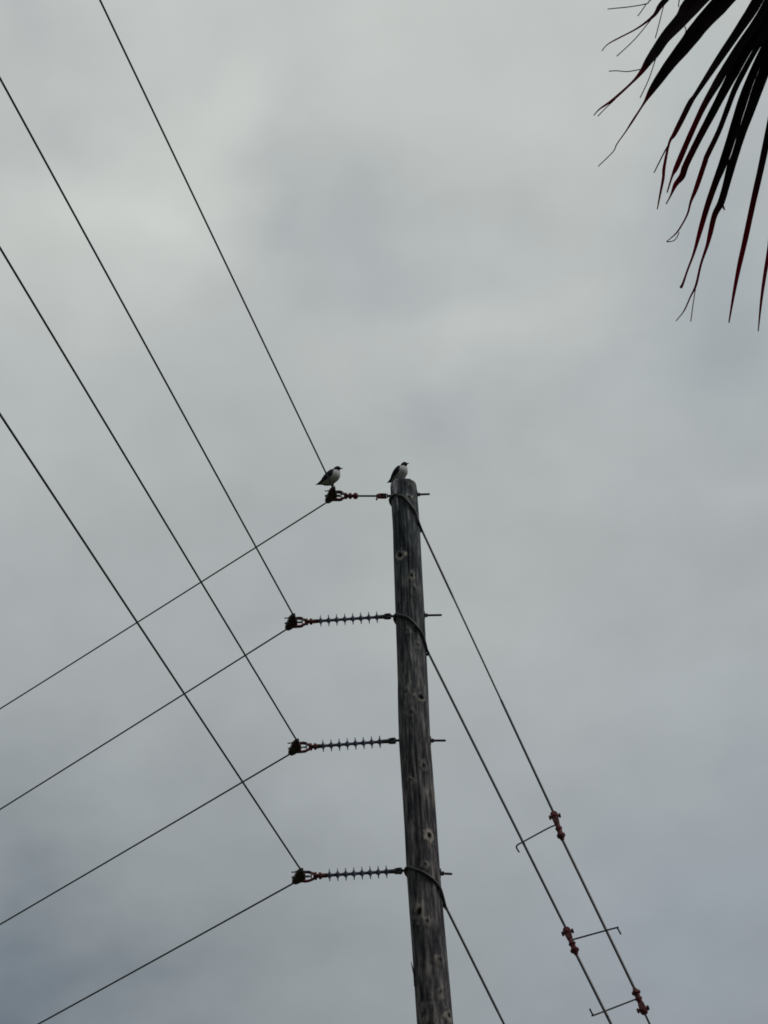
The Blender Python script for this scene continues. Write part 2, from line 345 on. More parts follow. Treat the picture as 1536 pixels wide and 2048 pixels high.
SEGMENTS = [[0, [[1.125, 3.252, 5.876, 0.018], [0.942, 3.291, 5.737, 0.0279], [0.76, 3.319, 5.588, 0.0169], [0.721, 3.33, 5.546, 0.0138], [0.705, 3.335, 5.528, 0.0122], [0.689, 3.342, 5.506, 0.0076], [0.647, 3.345, 5.469, 0.004], [0.591, 3.34, 5.427, 0.0033], [0.569, 3.339, 5.409, 0.0024], [0.556, 3.342, 5.393, 0.0009]]], [-1, [[0.69, 3.343, 5.507, 0.0019], [0.64, 3.358, 5.447, 0.0013], [0.592, 3.364, 5.397, 0.0006]]], [-1, [[0.718, 3.333, 5.541, 0.0022], [0.7, 3.363, 5.491, 0.0017], [0.691, 3.376, 5.467, 0.0009]]], [-1, [[0.719, 3.313, 5.565, 0.0048], [0.683, 3.316, 5.533, 0.003], [0.672, 3.318, 5.522, 0.0026], [0.628, 3.307, 5.501, 0.0024], [0.598, 3.297, 5.487, 0.0024], [0.575, 3.29, 5.477, 0.0017]]], [-1, [[0.673, 3.318, 5.523, 0.0017], [0.658, 3.325, 5.503, 0.0015], [0.649, 3.328, 5.492, 0.0009]]], [0, [[1.122, 3.25, 5.876, 0.018], [0.961, 3.309, 5.729, 0.0421], [0.801, 3.357, 5.573, 0.0462], [0.76, 3.373, 5.525, 0.0344], [0.718, 3.384, 5.479, 0.0269], [0.691, 3.396, 5.443, 0.0244], [0.672, 3.402, 5.418, 0.0189], [0.652, 3.411, 5.391, 0.011], [0.626, 3.416, 5.361, 0.0055], [0.578, 3.419, 5.311, 0.006], [0.544, 3.417, 5.28, 0.0036], [0.528, 3.419, 5.261, 0.0015]]], [-1, [[0.583, 3.421, 5.314, 0.0026], [0.556, 3.423, 5.285, 0.0019], [0.538, 3.425, 5.264, 0.0011]]], [-1, [[0.649, 3.406, 5.395, 0.0026], [0.617, 3.396, 5.379, 0.0024], [0.591, 3.384, 5.37, 0.0019], [0.571, 3.377, 5.362, 0.0009]]], [-1, [[0.69, 3.406, 5.43, 0.0026], [0.67, 3.428, 5.384, 0.0015], [0.646, 3.445, 5.341, 0.0006]]], [-1, [[0.763, 3.333, 5.574, 0.0035], [0.756, 3.342, 5.558, 0.0026], [0.753, 3.352, 5.545, 0.0022]]], [0, [[1.15, 3.275, 5.868, 0.018], [1.013, 3.34, 5.745, 0.0395], [0.876, 3.397, 5.616, 0.0436], [0.818, 3.417, 5.559, 0.0398], [0.772, 3.438, 5.507, 0.0347], [0.733, 3.453, 5.463, 0.0272], [0.7, 3.468, 5.422, 0.0216], [0.68, 3.478, 5.396, 0.0154], [0.66, 3.489, 5.367, 0.0052], [0.631, 3.502, 5.326, 0.0049], [0.611, 3.511, 5.298, 0.0031], [0.588, 3.519, 5.267, 0.0027], [0.578, 3.526, 5.25, 0.0024], [0.539, 3.53, 5.208, 0.0012]]], [-1, [[0.772, 3.407, 5.54, 0.0026], [0.775, 3.415, 5.534, 0.0022], [0.77, 3.421, 5.524, 0.0018]]], [0, [[1.124, 3.259, 5.862, 0.018], [1.042, 3.335, 5.744, 0.0282], [0.958, 3.405, 5.619, 0.0268], [0.909, 3.432, 5.553, 0.0224], [0.849, 3.459, 5.474, 0.018], [0.787, 3.486, 5.389, 0.0105], [0.771, 3.492, 5.367, 0.0129], [0.747, 3.507, 5.326, 0.0129], [0.726, 3.518, 5.29, 0.0107], [0.712, 3.524, 5.268, 0.0055], [0.696, 3.55, 5.215, 0.0073], [0.692, 3.562, 5.191, 0.0067], [0.681, 3.58, 5.153, 0.0046], [0.672, 3.593, 5.121, 0.0024]]], [-1, [[0.709, 3.526, 5.262, 0.0035], [0.699, 3.53, 5.246, 0.0032], [0.687, 3.536, 5.225, 0.003], [0.669, 3.545, 5.193, 0.0024]]], [0, [[1.123, 3.251, 5.875, 0.018], [1.053, 3.334, 5.749, 0.0282], [0.982, 3.414, 5.619, 0.0188], [0.9, 3.458, 5.509, 0.0193], [0.866, 3.475, 5.461, 0.0192], [0.84, 3.488, 5.422, 0.0192], [0.804, 3.506, 5.367, 0.0142], [0.765, 3.531, 5.296, 0.0129], [0.727, 3.556, 5.222, 0.0122], [0.714, 3.563, 5.198, 0.0055], [0.698, 3.577, 5.158, 0.003]]], [0, [[1.151, 3.276, 5.868, 0.018], [1.08, 3.361, 5.763, 0.0312], [1.008, 3.441, 5.654, 0.0347], [0.926, 3.501, 5.547, 0.0289], [0.898, 3.524, 5.505, 0.0267], [0.873, 3.544, 5.468, 0.0226], [0.836, 3.572, 5.411, 0.0188], [0.802, 3.595, 5.358, 0.0168], [0.764, 3.622, 5.295, 0.0156], [0.752, 3.635, 5.269, 0.0155], [0.734, 3.64, 5.247, 0.0112], [0.72, 3.65, 5.221, 0.0043], [0.707, 3.658, 5.201, 0.0028]]], [0, [[1.146, 3.26, 5.881, 0.018], [1.083, 3.351, 5.756, 0.0283], [1.018, 3.438, 5.627, 0.0157], [0.95, 3.48, 5.531, 0.0131], [0.912, 3.505, 5.474, 0.0137], [0.888, 3.521, 5.434, 0.0137], [0.866, 3.542, 5.389, 0.013], [0.841, 3.564, 5.338, 0.0124], [0.809, 3.584, 5.282, 0.0123], [0.802, 3.59, 5.266, 0.0123], [0.776, 3.614, 5.206, 0.0108], [0.76, 3.625, 5.173, 0.0061], [0.748, 3.637, 5.141, 0.0043], [0.722, 3.646, 5.099, 0.0037], [0.702, 3.646, 5.077, 0.0024], [0.691, 3.645, 5.066, 0.0015]]], [-1, [[0.725, 3.649, 5.098, 0.0013], [0.718, 3.652, 5.084, 0.0013], [0.708, 3.652, 5.074, 0.0013], [0.692, 3.646, 5.066, 0.0009]]], [0, [[1.139, 3.269, 5.864, 0.018], [1.083, 3.371, 5.758, 0.0284], [1.024, 3.468, 5.644, 0.019], [0.948, 3.548, 5.52, 0.0208], [0.916, 3.588, 5.457, 0.0233], [0.89, 3.626, 5.397, 0.0227], [0.862, 3.661, 5.334, 0.0207], [0.84, 3.682, 5.291, 0.0163], [0.815, 3.709, 5.237, 0.0141], [0.793, 3.736, 5.182, 0.0112], [0.774, 3.759, 5.133, 0.0062], [0.755, 3.775, 5.093, 0.0047], [0.741, 3.787, 5.061, 0.0056], [0.734, 3.79, 5.05, 0.0074]]], [0, [[1.15, 3.26, 5.887, 0.018], [1.096, 3.363, 5.764, 0.0283], [1.041, 3.464, 5.639, 0.0221], [0.965, 3.55, 5.499, 0.0265], [0.936, 3.584, 5.439, 0.0233], [0.909, 3.614, 5.383, 0.0195], [0.888, 3.639, 5.334, 0.0182], [0.877, 3.651, 5.311, 0.0207], [0.86, 3.674, 5.265, 0.0175], [0.845, 3.691, 5.229, 0.0172], [0.827, 3.701, 5.199, 0.014], [0.813, 3.72, 5.158, 0.0118], [0.803, 3.733, 5.13, 0.0081], [0.784, 3.749, 5.086, 0.0056], [0.768, 3.769, 5.038, 0.0056], [0.751, 3.776, 5.007, 0.0037], [0.733, 3.785, 4.973, 0.0031], [0.71, 3.787, 4.943, 0.0012]]], [-1, [[0.846, 3.688, 5.234, 0.0066], [0.851, 3.7, 5.223, 0.0049], [0.854, 3.705, 5.217, 0.0022]]], [-1, [[0.768, 3.769, 5.038, 0.0011], [0.757, 3.788, 4.994, 0.0009], [0.748, 3.805, 4.955, 0.0007]]], [0, [[1.14, 3.264, 5.869, 0.018], [1.092, 3.37, 5.739, 0.0283], [1.041, 3.468, 5.599, 0.0189], [0.994, 3.564, 5.447, 0.0182], [0.969, 3.607, 5.367, 0.0169], [0.944, 3.646, 5.288, 0.0156], [0.921, 3.678, 5.219, 0.0143], [0.892, 3.715, 5.127, 0.013], [0.871, 3.739, 5.063, 0.0108], [0.853, 3.761, 5.002, 0.0074], [0.833, 3.785, 4.928, 0.0031]]], [0, [[1.134, 3.255, 5.88, 0.018], [1.1, 3.393, 5.754, 0.0284], [1.064, 3.527, 5.621, 0.0191], [1.038, 3.646, 5.49, 0.0176], [0.994, 3.79, 5.297, 0.014], [0.979, 3.839, 5.221, 0.0115], [0.963, 3.873, 5.163, 0.0089], [0.948, 3.906, 5.101, 0.0064], [0.935, 3.943, 5.034, 0.0025]]]]
HUB = [1.134, 3.26, 5.866]
OFF_SEGMENTS = [[1, [[1.133, 3.259, 5.867, 0.0169], [0.934, 3.214, 5.827, 0.0359], [0.741, 3.153, 5.787, 0.0425], [0.567, 3.089, 5.74, 0.0325], [0.423, 3.037, 5.682, 0.0206], [0.299, 2.981, 5.631, 0.0113], [0.203, 2.935, 5.584, 0.0044]]], [1, [[1.138, 3.259, 5.871, 0.017], [0.932, 3.189, 5.86, 0.0359], [0.74, 3.121, 5.83, 0.0425], [0.549, 3.035, 5.795, 0.0324], [0.405, 2.964, 5.756, 0.0205], [0.283, 2.895, 5.72, 0.0112], [0.184, 2.84, 5.676, 0.0044]]], [1, [[1.133, 3.256, 5.87, 0.0169], [0.943, 3.17, 5.894, 0.0359], [0.756, 3.08, 5.897, 0.0425], [0.572, 2.976, 5.89, 0.0325], [0.448, 2.89, 5.888, 0.0206], [0.326, 2.815, 5.859, 0.0113], [0.219, 2.74, 5.831, 0.0044]]], [1, [[1.141, 3.259, 5.873, 0.017], [0.977, 3.156, 5.94, 0.036], [0.817, 3.052, 5.985, 0.0428], [0.654, 2.924, 6.029, 0.0328], [0.536, 2.834, 6.038, 0.0208], [0.436, 2.745, 6.047, 0.0114], [0.352, 2.674, 6.039, 0.0045]]], [1, [[1.132, 3.259, 5.866, 0.0169], [1.024, 3.15, 5.984, 0.0362], [0.908, 3.035, 6.081, 0.0431], [0.793, 2.918, 6.154, 0.0332], [0.698, 2.814, 6.205, 0.0211], [0.632, 2.726, 6.249, 0.0116], [0.558, 2.649, 6.263, 0.0046]]], [1, [[1.142, 3.26, 5.873, 0.017], [1.147, 3.428, 5.733, 0.0367], [1.145, 3.575, 5.588, 0.0443], [1.144, 3.712, 5.428, 0.0346], [1.153, 3.814, 5.297, 0.0222], [1.151, 3.888, 5.184, 0.0123], [1.139, 3.958, 5.058, 0.0049]]], [1, [[1.135, 3.26, 5.867, 0.017], [1.17, 3.431, 5.746, 0.0368], [1.207, 3.582, 5.627, 0.0446], [1.241, 3.733, 5.477, 0.0349], [1.255, 3.833, 5.355, 0.0224], [1.271, 3.917, 5.244, 0.0125], [1.278, 3.989, 5.132, 0.005]]], [1, [[1.127, 3.261, 5.86, 0.0169], [1.194, 3.432, 5.763, 0.0369], [1.272, 3.598, 5.656, 0.0448], [1.333, 3.749, 5.527, 0.0351], [1.377, 3.859, 5.416, 0.0227], [1.405, 3.949, 5.306, 0.0126], [1.44, 4.022, 5.216, 0.0051]]], [1, [[1.14, 3.261, 5.869, 0.017], [1.234, 3.431, 5.795, 0.037], [1.332, 3.597, 5.701, 0.045], [1.411, 3.755, 5.578, 0.0354], [1.481, 3.866, 5.486, 0.0229], [1.553, 3.96, 5.406, 0.0128], [1.587, 4.029, 5.323, 0.0051]]], [1, [[1.129, 3.258, 5.865, 0.0169], [1.259, 3.433, 5.81, 0.0371], [1.379, 3.585, 5.751, 0.0452], [1.505, 3.739, 5.668, 0.0356], [1.587, 3.849, 5.587, 0.0231], [1.676, 3.939, 5.527, 0.0129], [1.741, 4.024, 5.448, 0.0052]]], [1, [[1.138, 3.261, 5.869, 0.017], [1.288, 3.421, 5.846, 0.0371], [1.433, 3.581, 5.795, 0.0454], [1.585, 3.728, 5.741, 0.0359], [1.682, 3.825, 5.689, 0.0233], [1.785, 3.917, 5.637, 0.013], [1.874, 3.995, 5.584, 0.0052]]]]
pole = empty('utility_pole', (0, POLE_Y, 0), 'tall weathered round timber utility pole with knots and drilled holes', 'utility pole')

def make_shaft():
    NA = 132; zs = [0, 1, 2, 3, 4, 5, 6, 7, 7.6] ; z = 8.2
    while z < 14.0: zs.append(z); z += .0105
    zs += [14.012, 14.03, 14.042, 14.052]
    rng = random.Random(3)
    checks = [(rng.uniform(-math.pi, math.pi), rng.uniform(8.2, 13.6), rng.uniform(.3, 1.5), rng.uniform(.005, .018), rng.uniform(.05, .10)) for _ in range(46)]
    vs, kn, dr, rg = [], [], [], []
    for z in zs:
        cx, r0 = lerp_table(POLE_AXIS, z, 1), lerp_table(POLE_AXIS, z, 2)
        if z > 14.0: r0 -= ((z - 14.0) / .052) ** 2 * .010
        for i in range(NA):
            a = -math.pi + 2 * math.pi * i / NA
            r = r0 * (1 + .010 * math.sin(2 * a + z * .5) + .006 * math.sin(3 * a - z * .9))
            r += .0055 * noise.noise(Vector((math.cos(a) * 2.2, math.sin(a) * 2.2, z * 1.1)))
            r += .0034 * noise.noise(Vector((math.cos(a) * 9, math.sin(a) * 9, z * .9 + 7)))
            r += .0018 * noise.noise(Vector((math.cos(a) * 22, math.sin(a) * 22, z * 1.3 + 3)))
            k_ = 0.; g_ = 0.
            for (ca, cz, cl_, cd, cw) in checks:
                if abs(z - cz) < cl_:
                    da = a - ca - .10 * noise.noise(Vector((cz, z * 1.6, ca))); da = (da + math.pi) % (2 * math.pi) - math.pi
                    if abs(da) < cw: r -= cd * (1 - abs(da) / cw) * (1 - ((z - cz) / cl_) ** 2)
            for (kz, ka, kr, hole) in KNOTS:
                hz = math.sin(kz * 37.)
                dz = z - kz
                if abs(dz) < .15:
                    da = ((a - ka + math.pi) % (2 * math.pi) - math.pi) * r0
                    d = math.hypot(da + dz * .25 * hz, dz * (.72 + .22 * hz)) * (1 + .55 * noise.noise(Vector((da * 30, dz * 30, kz))))
                    core = kr * (.40 if hole else .34)
                    r += .010 * math.exp(-(d / (kr * 1.1)) ** 2)
                    if d < core: r -= (.024 if hole else .010) * (1 - (d / core) ** 2)
                    k_ = max(k_, (1.0 if hole else .42 + .2 * hz) * max(0., min(1., (core * 1.2 - d) / (core * .6))))
                    g_ = max(g_, (.8 + .2 * hz) * math.exp(-((d - kr * .8) / (kr * .3)) ** 2) * (1 if hole else .45) * (.6 + .9 * noise.noise(Vector((da * 25, dz * 18, kz * 3)))))
            d_ = 0.
            if z > 13.55:
                for (da0, wid, low) in ((-2.42, .06, 13.80), (-2.30, .05, 13.66), (-2.16, .035, 13.87), (-2.62, .04, 13.86)):
                    aa = da0 + .10 * noise.noise(Vector((z * 5, da0, 0))) + (14.05 - z) * .5
                    d_ = max(d_, max(0, 1 - abs(a - aa) / (wid * (1.1 + .5 * noise.noise(Vector((z * 14, a * 3, 1)))))) * max(0, min(1, (z - low) / .10)))
                d_ = min(1, d_ * 2.2)
            kn.append(k_); dr.append(d_); rg.append(g_)
            if z > 13.9:                                 # weathered, chipped rim
                q_ = (z - 13.9) / .15; r -= .012 * q_ ** 3 * max(0, noise.noise(Vector((a * 3.1, 4.2, 0))) + .1) + .004 * q_ * abs(noise.noise(Vector((a * 11, z * 20, 0))))
            zz = z + (.012 * noise.noise(Vector((a * 2.2, 0, 9))) + .006 * noise.noise(Vector((a * 9, 0, 3)))) * max(0, (z - 13.9) / .15)
            vs.append((cx + r * math.cos(a), r * math.sin(a), zz))
    fs = []
    for j in range(len(zs) - 1):
        for i in range(NA):
            a, b = j * NA + i, j * NA + (i + 1) % NA; fs.append((a, b, b + NA, a + NA))
    top = len(vs); vs.append((lerp_table(POLE_AXIS, 14.05, 1), 0, 14.058)); kn.append(0); dr.append(.5); rg.append(0)
    o = (len(zs) - 1) * NA
    for i in range(NA): fs.append((o + i, o + (i + 1) % NA, top))
    me = bpy.data.meshes.new('shaft'); me.from_pydata(vs, [], fs); me.update(); me.materials.append(M_wood)
    for nm, arr in (('knot', kn), ('dropping', dr), ('ring', rg)):
        at = me.attributes.new(nm, 'FLOAT', 'POINT'); at.data.foreach_set('value', arr)
    me.polygons.foreach_set('use_smooth', [True] * len(me.polygons))
    return link('shaft', me, pole)
make_shaft()
AXIS_DIR = Vector((math.sin(R(-93)), math.cos(R(-93)), 0))
for k, e in enumerate(BOLT_ENDS):                    # through bolts, nut end showing on the right of the pole
    e = Vector(e); s = Vector(EYES[k]); zc = (e.z + s.z) / 2
    c = Vector((lerp_table(POLE_AXIS, zc, 1), POLE_Y, zc)); off = Vector((0, POLE_Y, 0))
    d = (e - c).normalized(); rr = lerp_table(POLE_AXIS, zc, 2)
    mb = MB(); mb.tube([c - off, e - off - d * .012, e - off], [.0105, .0105, .007], 10)
    b = mb.build('through_bolt', M_steel, pole)
    mb = MB(); mb.lathe([(rr - .012, .042), (rr + .005, .042), (rr + .0055, .019), (rr + .030, .019)], c - off, d, 6)
    mb.build('nut_and_washer', M_steel, b)
mb = MB()                                            # splinter standing off the left edge low down
zc = 9.02; rr = lerp_table(POLE_AXIS, zc, 2); cx = lerp_table(POLE_AXIS, zc, 1); a = R(196)
p0 = Vector((cx + (rr - .004) * math.cos(a), (rr - .004) * math.sin(a), zc - .14)); p1 = p0 + Vector((-.004, -.002, .10)); p2 = p0 + Vector((-.026, -.012, .21))
mb.tube([p0, p1, p2], [.012, .009, .002], 6); mb.build('splinter', M_wood, pole)

# ------------------------------------------------------------------ insulators, clamps and link at the pole
AZ_A, AZ_B = 192.7, -50.5
LA = (math.cos(R(AZ_A + 93)), -math.sin(R(AZ_A + 93)), 0.0); LB = (math.cos(R(AZ_B + 93)), -math.sin(R(AZ_B + 93)), 0.0)       # the two wire directions in a clamp's own frame

def clamp_parts(root, L, big=1.0, mat=M_clamp):
    """angle suspension clamp around (L,0,0): x outwards, y along the bend"""
    c = Vector((L, 0, 0)); d = .135 * big
    def bez(t, dd):
        a = c + Vector(LA) * dd; b = c + Vector(LB) * dd
        return a * (1 - t) ** 2 + c * 2 * t * (1 - t) + b * t * t
    rings = []; n = 15
    for i in range(n):
        t = i / (n - 1); p = bez(t, d); q = bez(min(1, t + .01), d) - bez(max(0, t - .01), d); q.normalize()
        out = Vector((-q.y, q.x, 0)); out = out if out.x > 0 else -out
        e = math.sin(math.pi * t) ** .55 if 0 < t < 1 else 0
        dep = (.020 + .038 * e) * big; hw = (.017 + .016 * e) * big
        sec = [(-.014, -hw), (-.004, -hw), (dep * .55, -hw * .9), (dep, -hw * .45), (dep, hw * .45), (dep * .55, hw * .9), (-.004, hw), (-.014, hw), (-.010, hw * .5), (.012, 0), (-.010, -hw * .5)]
        rings.append([p + out * x + Vector((0, 0, z)) for x, z in sec])
    mb = MB(); mb.loft(rings); body = mb.build('suspension_clamp', mat, root)
    rings = []
    for i in range(9):
        t = .28 + .44 * i / 8; p = bez(t, d); e = math.sin(math.pi * i / 8) ** .5 if 0 < i < 8 else .2
        rings.append([p + Vector((x, 0, z)) for x, z in ((-.012, -.016), (-.012, .016), (-.020 - .012 * e, .012), (-.020 - .012 * e, -.012))])
    mb = MB(); mb.loft(rings); mb.build('keeper', mat, body)
    for y in (.045 * big, -.042 * big):
        x0 = L + .018
        mb = MB()
        for z in (.026 * big, -.026 * big):
            mb.tube([(x0 - .045, y, z), (x0 + .098 * big, y, z * 1.0)], [.0062, .0055], 8)
            mb.lathe([(0, .012), (.014, .012)], (x0 + .048 * big, y, z), (1, 0, 0), 6)
        mb.tube(catmull([(x0 - .045, y, .026 * big), (x0 - .066, y, .018 * big), (x0 - .072, y, 0), (x0 - .066, y, -.018 * big), (x0 - .045, y, -.026 * big)], 4), .0062, 8)
        mb.build('u_bolt', M_steel, body)
    mb = MB()                                        # the two straps of the hanger and its pin
    for s in (-1, 1):
        mb.tube(catmull([(L + .034, 0, s * .036 * big), (L + .006, 0, s * .043 * big), (L - .03, 0, s * .040 * big), (L - .062, 0, s * .027), (L - .088, 0, s * .015), (L - .104, 0, s * .006)], 3),
                [.008] + [.0125] * 14 + [.009], 10)
    mb.tube([(L + .008, 0, -.052 * big), (L + .008, 0, .052 * big)], .010, 10)
    mb.tube([(L - .088, 0, -.034 * big), (L - .088, 0, .034 * big)], .009, 10)
    mb.build('hanger_strap', M_rust, body)
    return body

def frame_between(p, q):
    X = (q - p).normalized(); Y = Vector((-math.sin(R(-3)), -math.cos(R(-3)), 0)); Y = (Y - X * Y.dot(X)).normalized(); Z = X.cross(Y)
    m = Matrix((X, Y, Z)).transposed().to_4x4(); m.translation = p; return m

mb = MB(); mb.lathe([(-.020, .0145), (-.012, .021), (-.006, .036), (-.0045, .0535), (-.001, .0545), (.0015, .0535), (.003, .034), (.010, .020), (.020, .0145)], n=24)
SHED = mb.mesh('shed', M_shed)

ins_labels = ['upper polymer rod insulator, first below the link the gull stands on',
              'middle polymer rod insulator, the only one with no guy wire at its pole end',
              'lowest polymer rod insulator on the pole, second below the upper one']
for k in (1, 2, 3):
    e, c = Vector(EYES[k]), Vector(CLAMPS[k]); L = (c - e).length
    root = empty('line_insulator', None, ins_labels[k - 1], 'insulator', 'rod insulators on the pole', frame_between(e, c))
    first, last = [(.168, .686), (.180, .681), (.172, .654)][k - 1]
    mb = MB(); mb.tube([(-.05, 0, 0), (.02, 0, 0), (.034, 0, 0)], [.012, .012, .009], 10)
    mb.torus((.052, 0, 0), (0, 0, 1), .020, .0085); mb.build('eye_bolt', M_steel, root)
    mb = MB()                                        # Y-clevis on the eye, then the crimped end fitting
    for s in (-1, 1): mb.plate([(.038, -.017), (.066, -.022), (.098, -.016), (.098, .016), (.066, .022), (.038, .017)], s * .017 - .004, s * .017 + .004)
    mb.tube([(.055, 0, -.03), (.055, 0, .03)], .008, 8)
    mb.lathe([(.078, .012), (.086, .027), (.098, .027), (.104, .020), (.112, .0195), (first - .022, .018), (first - .016, .015)], n=14)
    mb.build('end_fitting', M_steel, root)
    mb = MB(); mb.tube([(first - .03, 0, 0), (last + .03, 0, 0)], .0135, 12); mb.build('rod', M_shed, root)
    mb = MB(); E1 = L - .088
    mb.lathe([(last + .016, .015), (last + .022, .019), (E1 - .052, .0195), (E1 - .046, .030), (E1 - .030, .031), (E1 - .022, .018), (E1 - .018, .010)], n=14)
    mb.torus((E1 - .002, 0, 0), (0, 0, 1), .0165, .0085); mb.build('end_fitting', M_rust, root)
    for i in range(8):
        o = link('shed', SHED, root); o.location = (first + (last - first) * i / 7, 0, 0); o.rotation_euler = (i * .7, random.uniform(-.02, .02), random.uniform(-.02, .02))
    clamp_parts(root, L)

e, c = Vector(EYES[0]), Vector(CLAMPS[0]); L = (c - e).length
root = empty('wire_link', None, 'slim steel link without sheds at the pole top, rusty at both ends', 'wire link', None, frame_between(e, c))
mb = MB(); mb.tube([(-.05, 0, 0), (.012, 0, 0), (.024, 0, 0)], [.013, .013, .009], 10); mb.torus((.044, 0, 0), (0, 0, 1), .021, .009); mb.build('eye_bolt', M_steel, root)
mb = MB()
for s in (-1, 1): mb.plate([(.040, -.014), (.075, -.019), (.118, -.015), (.118, .015), (.075, .019), (.040, .014)], s * .016 - .004, s * .016 + .004)
mb.lathe([(.095, .012), (.104, .021), (.128, .021), (.138, .010)], n=12)
mb.tube([(.050, 0, -.03), (.050, 0, .028)], .009, 8); mb.tube([(.122, .0, -.01), (.128, .010, -.032), (.136, .012, -.058)], [.010, .011, .007], 8)
mb.build('clevis', M_rust, root)
mb = MB(); mb.tube([(.120, 0, 0), (L - .19, 0, 0)], .0095, 10); mb.build('rod', M_steel, root)
mb = MB(); E1 = L - .088
mb.lathe([(E1 - .115, .010), (E1 - .108, .026), (E1 - .090, .033), (E1 - .074, .028), (E1 - .066, .016), (E1 - .058, .016), (E1 - .050, .028), (E1 - .036, .032), (E1 - .024, .024), (E1 - .018, .010)], n=14)
mb.torus((E1 - .002, 0, 0), (0, 0, 1), .0165, .0085); mb.build('ball_and_socket', M_rust, root)
clamp_parts(root, L)

# ------------------------------------------------------------------ overhead wires: two spans each, bending in their clamps
wire_labels = ['topmost overhead wire, bending at the clamp under the standing gull', 'second overhead wire from the top, held by the upper rod insulator',
               'third overhead wire from the top, held by the middle rod insulator', 'lowest of the four overhead wires, held by the lowest rod insulator']
for k in range(4):
    c = Vector(CLAMPS[k]); legs = []
    for az, m, span in ((AZ_A, WIRE_SLOPES[k][0], 95.), (AZ_B, WIRE_SLOPES[k][1], 110.)):
        h = Vector((math.sin(R(az)), math.cos(R(az)), 0)); f = lambda s, h=h, m=m, span=span: c + h * s + Vector((0, 0, m * s * (1 - s / span)))
        legs.append([f(s) for s in (.13, .2, .35, .7, 1.4, 2.5, 4, 6, 8, 11, 15, 20, 27, 36, 46, 58, 70)])
    a0, b0 = legs[0][0], legs[1][0]
    mid = [a0 * (1 - t) ** 2 + c * 2 * t * (1 - t) + b0 * t * t for t in (.15, .3, .4, .5, .6, .7, .85)]
    pts = legs[0][::-1] + mid + legs[1]
    mb = MB(); mb.tube([p - c for p in pts], .0077 if k else .0075, 10)
    o = mb.build('overhead_wire', M_wire); o.location = c
    tag(o, wire_labels[k], 'wire', 'overhead wires')

# ------------------------------------------------------------------ guy wires with strain insulators
guy_labels = ['highest guy wire, looped over the pole top, with strain insulator and two hooked horns',
              'middle guy wire, looped at the upper rod insulator, its horn pointing right', 'lowest guy wire, looped at the lowest rod insulator']
def strain_fitting(parent, P, Q, flip):
    """cast socket from the strand end P to the rod end Q"""
    P, Q = Vector(P), Vector(Q); d = (Q - P); l = d.length; d.normalize()
    mb = MB(); mb.lathe([(l * .30, .014), (l * .36, .022), (l * .52, .021), (l * .56, .030), (l * .61, .030), (l * .64, .022), (l * .76, .024), (l * .80, .037), (l * .87, .037), (l * .93, .022), (l * 1.02, .014)], P, d, 14)
    side = d.cross(Vector((0, 1, 0))).normalized(); dep = d.cross(side)
    for s in (-1, 1):
        Mx = Matrix((d, side, dep)).transposed().to_4x4(); Mx.translation = P
        mb.plate([(l * .02, -.018), (l * .16, -.026), (l * .40, -.020), (l * .40, .020), (l * .16, .026), (l * .02, .018)], s * .018 - .005, s * .018 + .005, Mx)
    mb.tube([P + d * l * .15 - side * .048, P + d * l * .15 + side * .05], .012, 8)
    mb.tube([P + d * l * .15 + side * .036, P + d * l * .15 + side * .05], .021, 6); mb.tube([P + d * l * .15 - side * .05, P + d * l * .15 - side * .036], .021, 6)
    mb.tube([P + d * l * .12 - dep * .04, P + d * l * .12 + dep * .04], .013, 8)
    mb.torus(P + d * l * .06, dep, .022, .011)
    return mb.build('end_fitting', M_rust, parent)

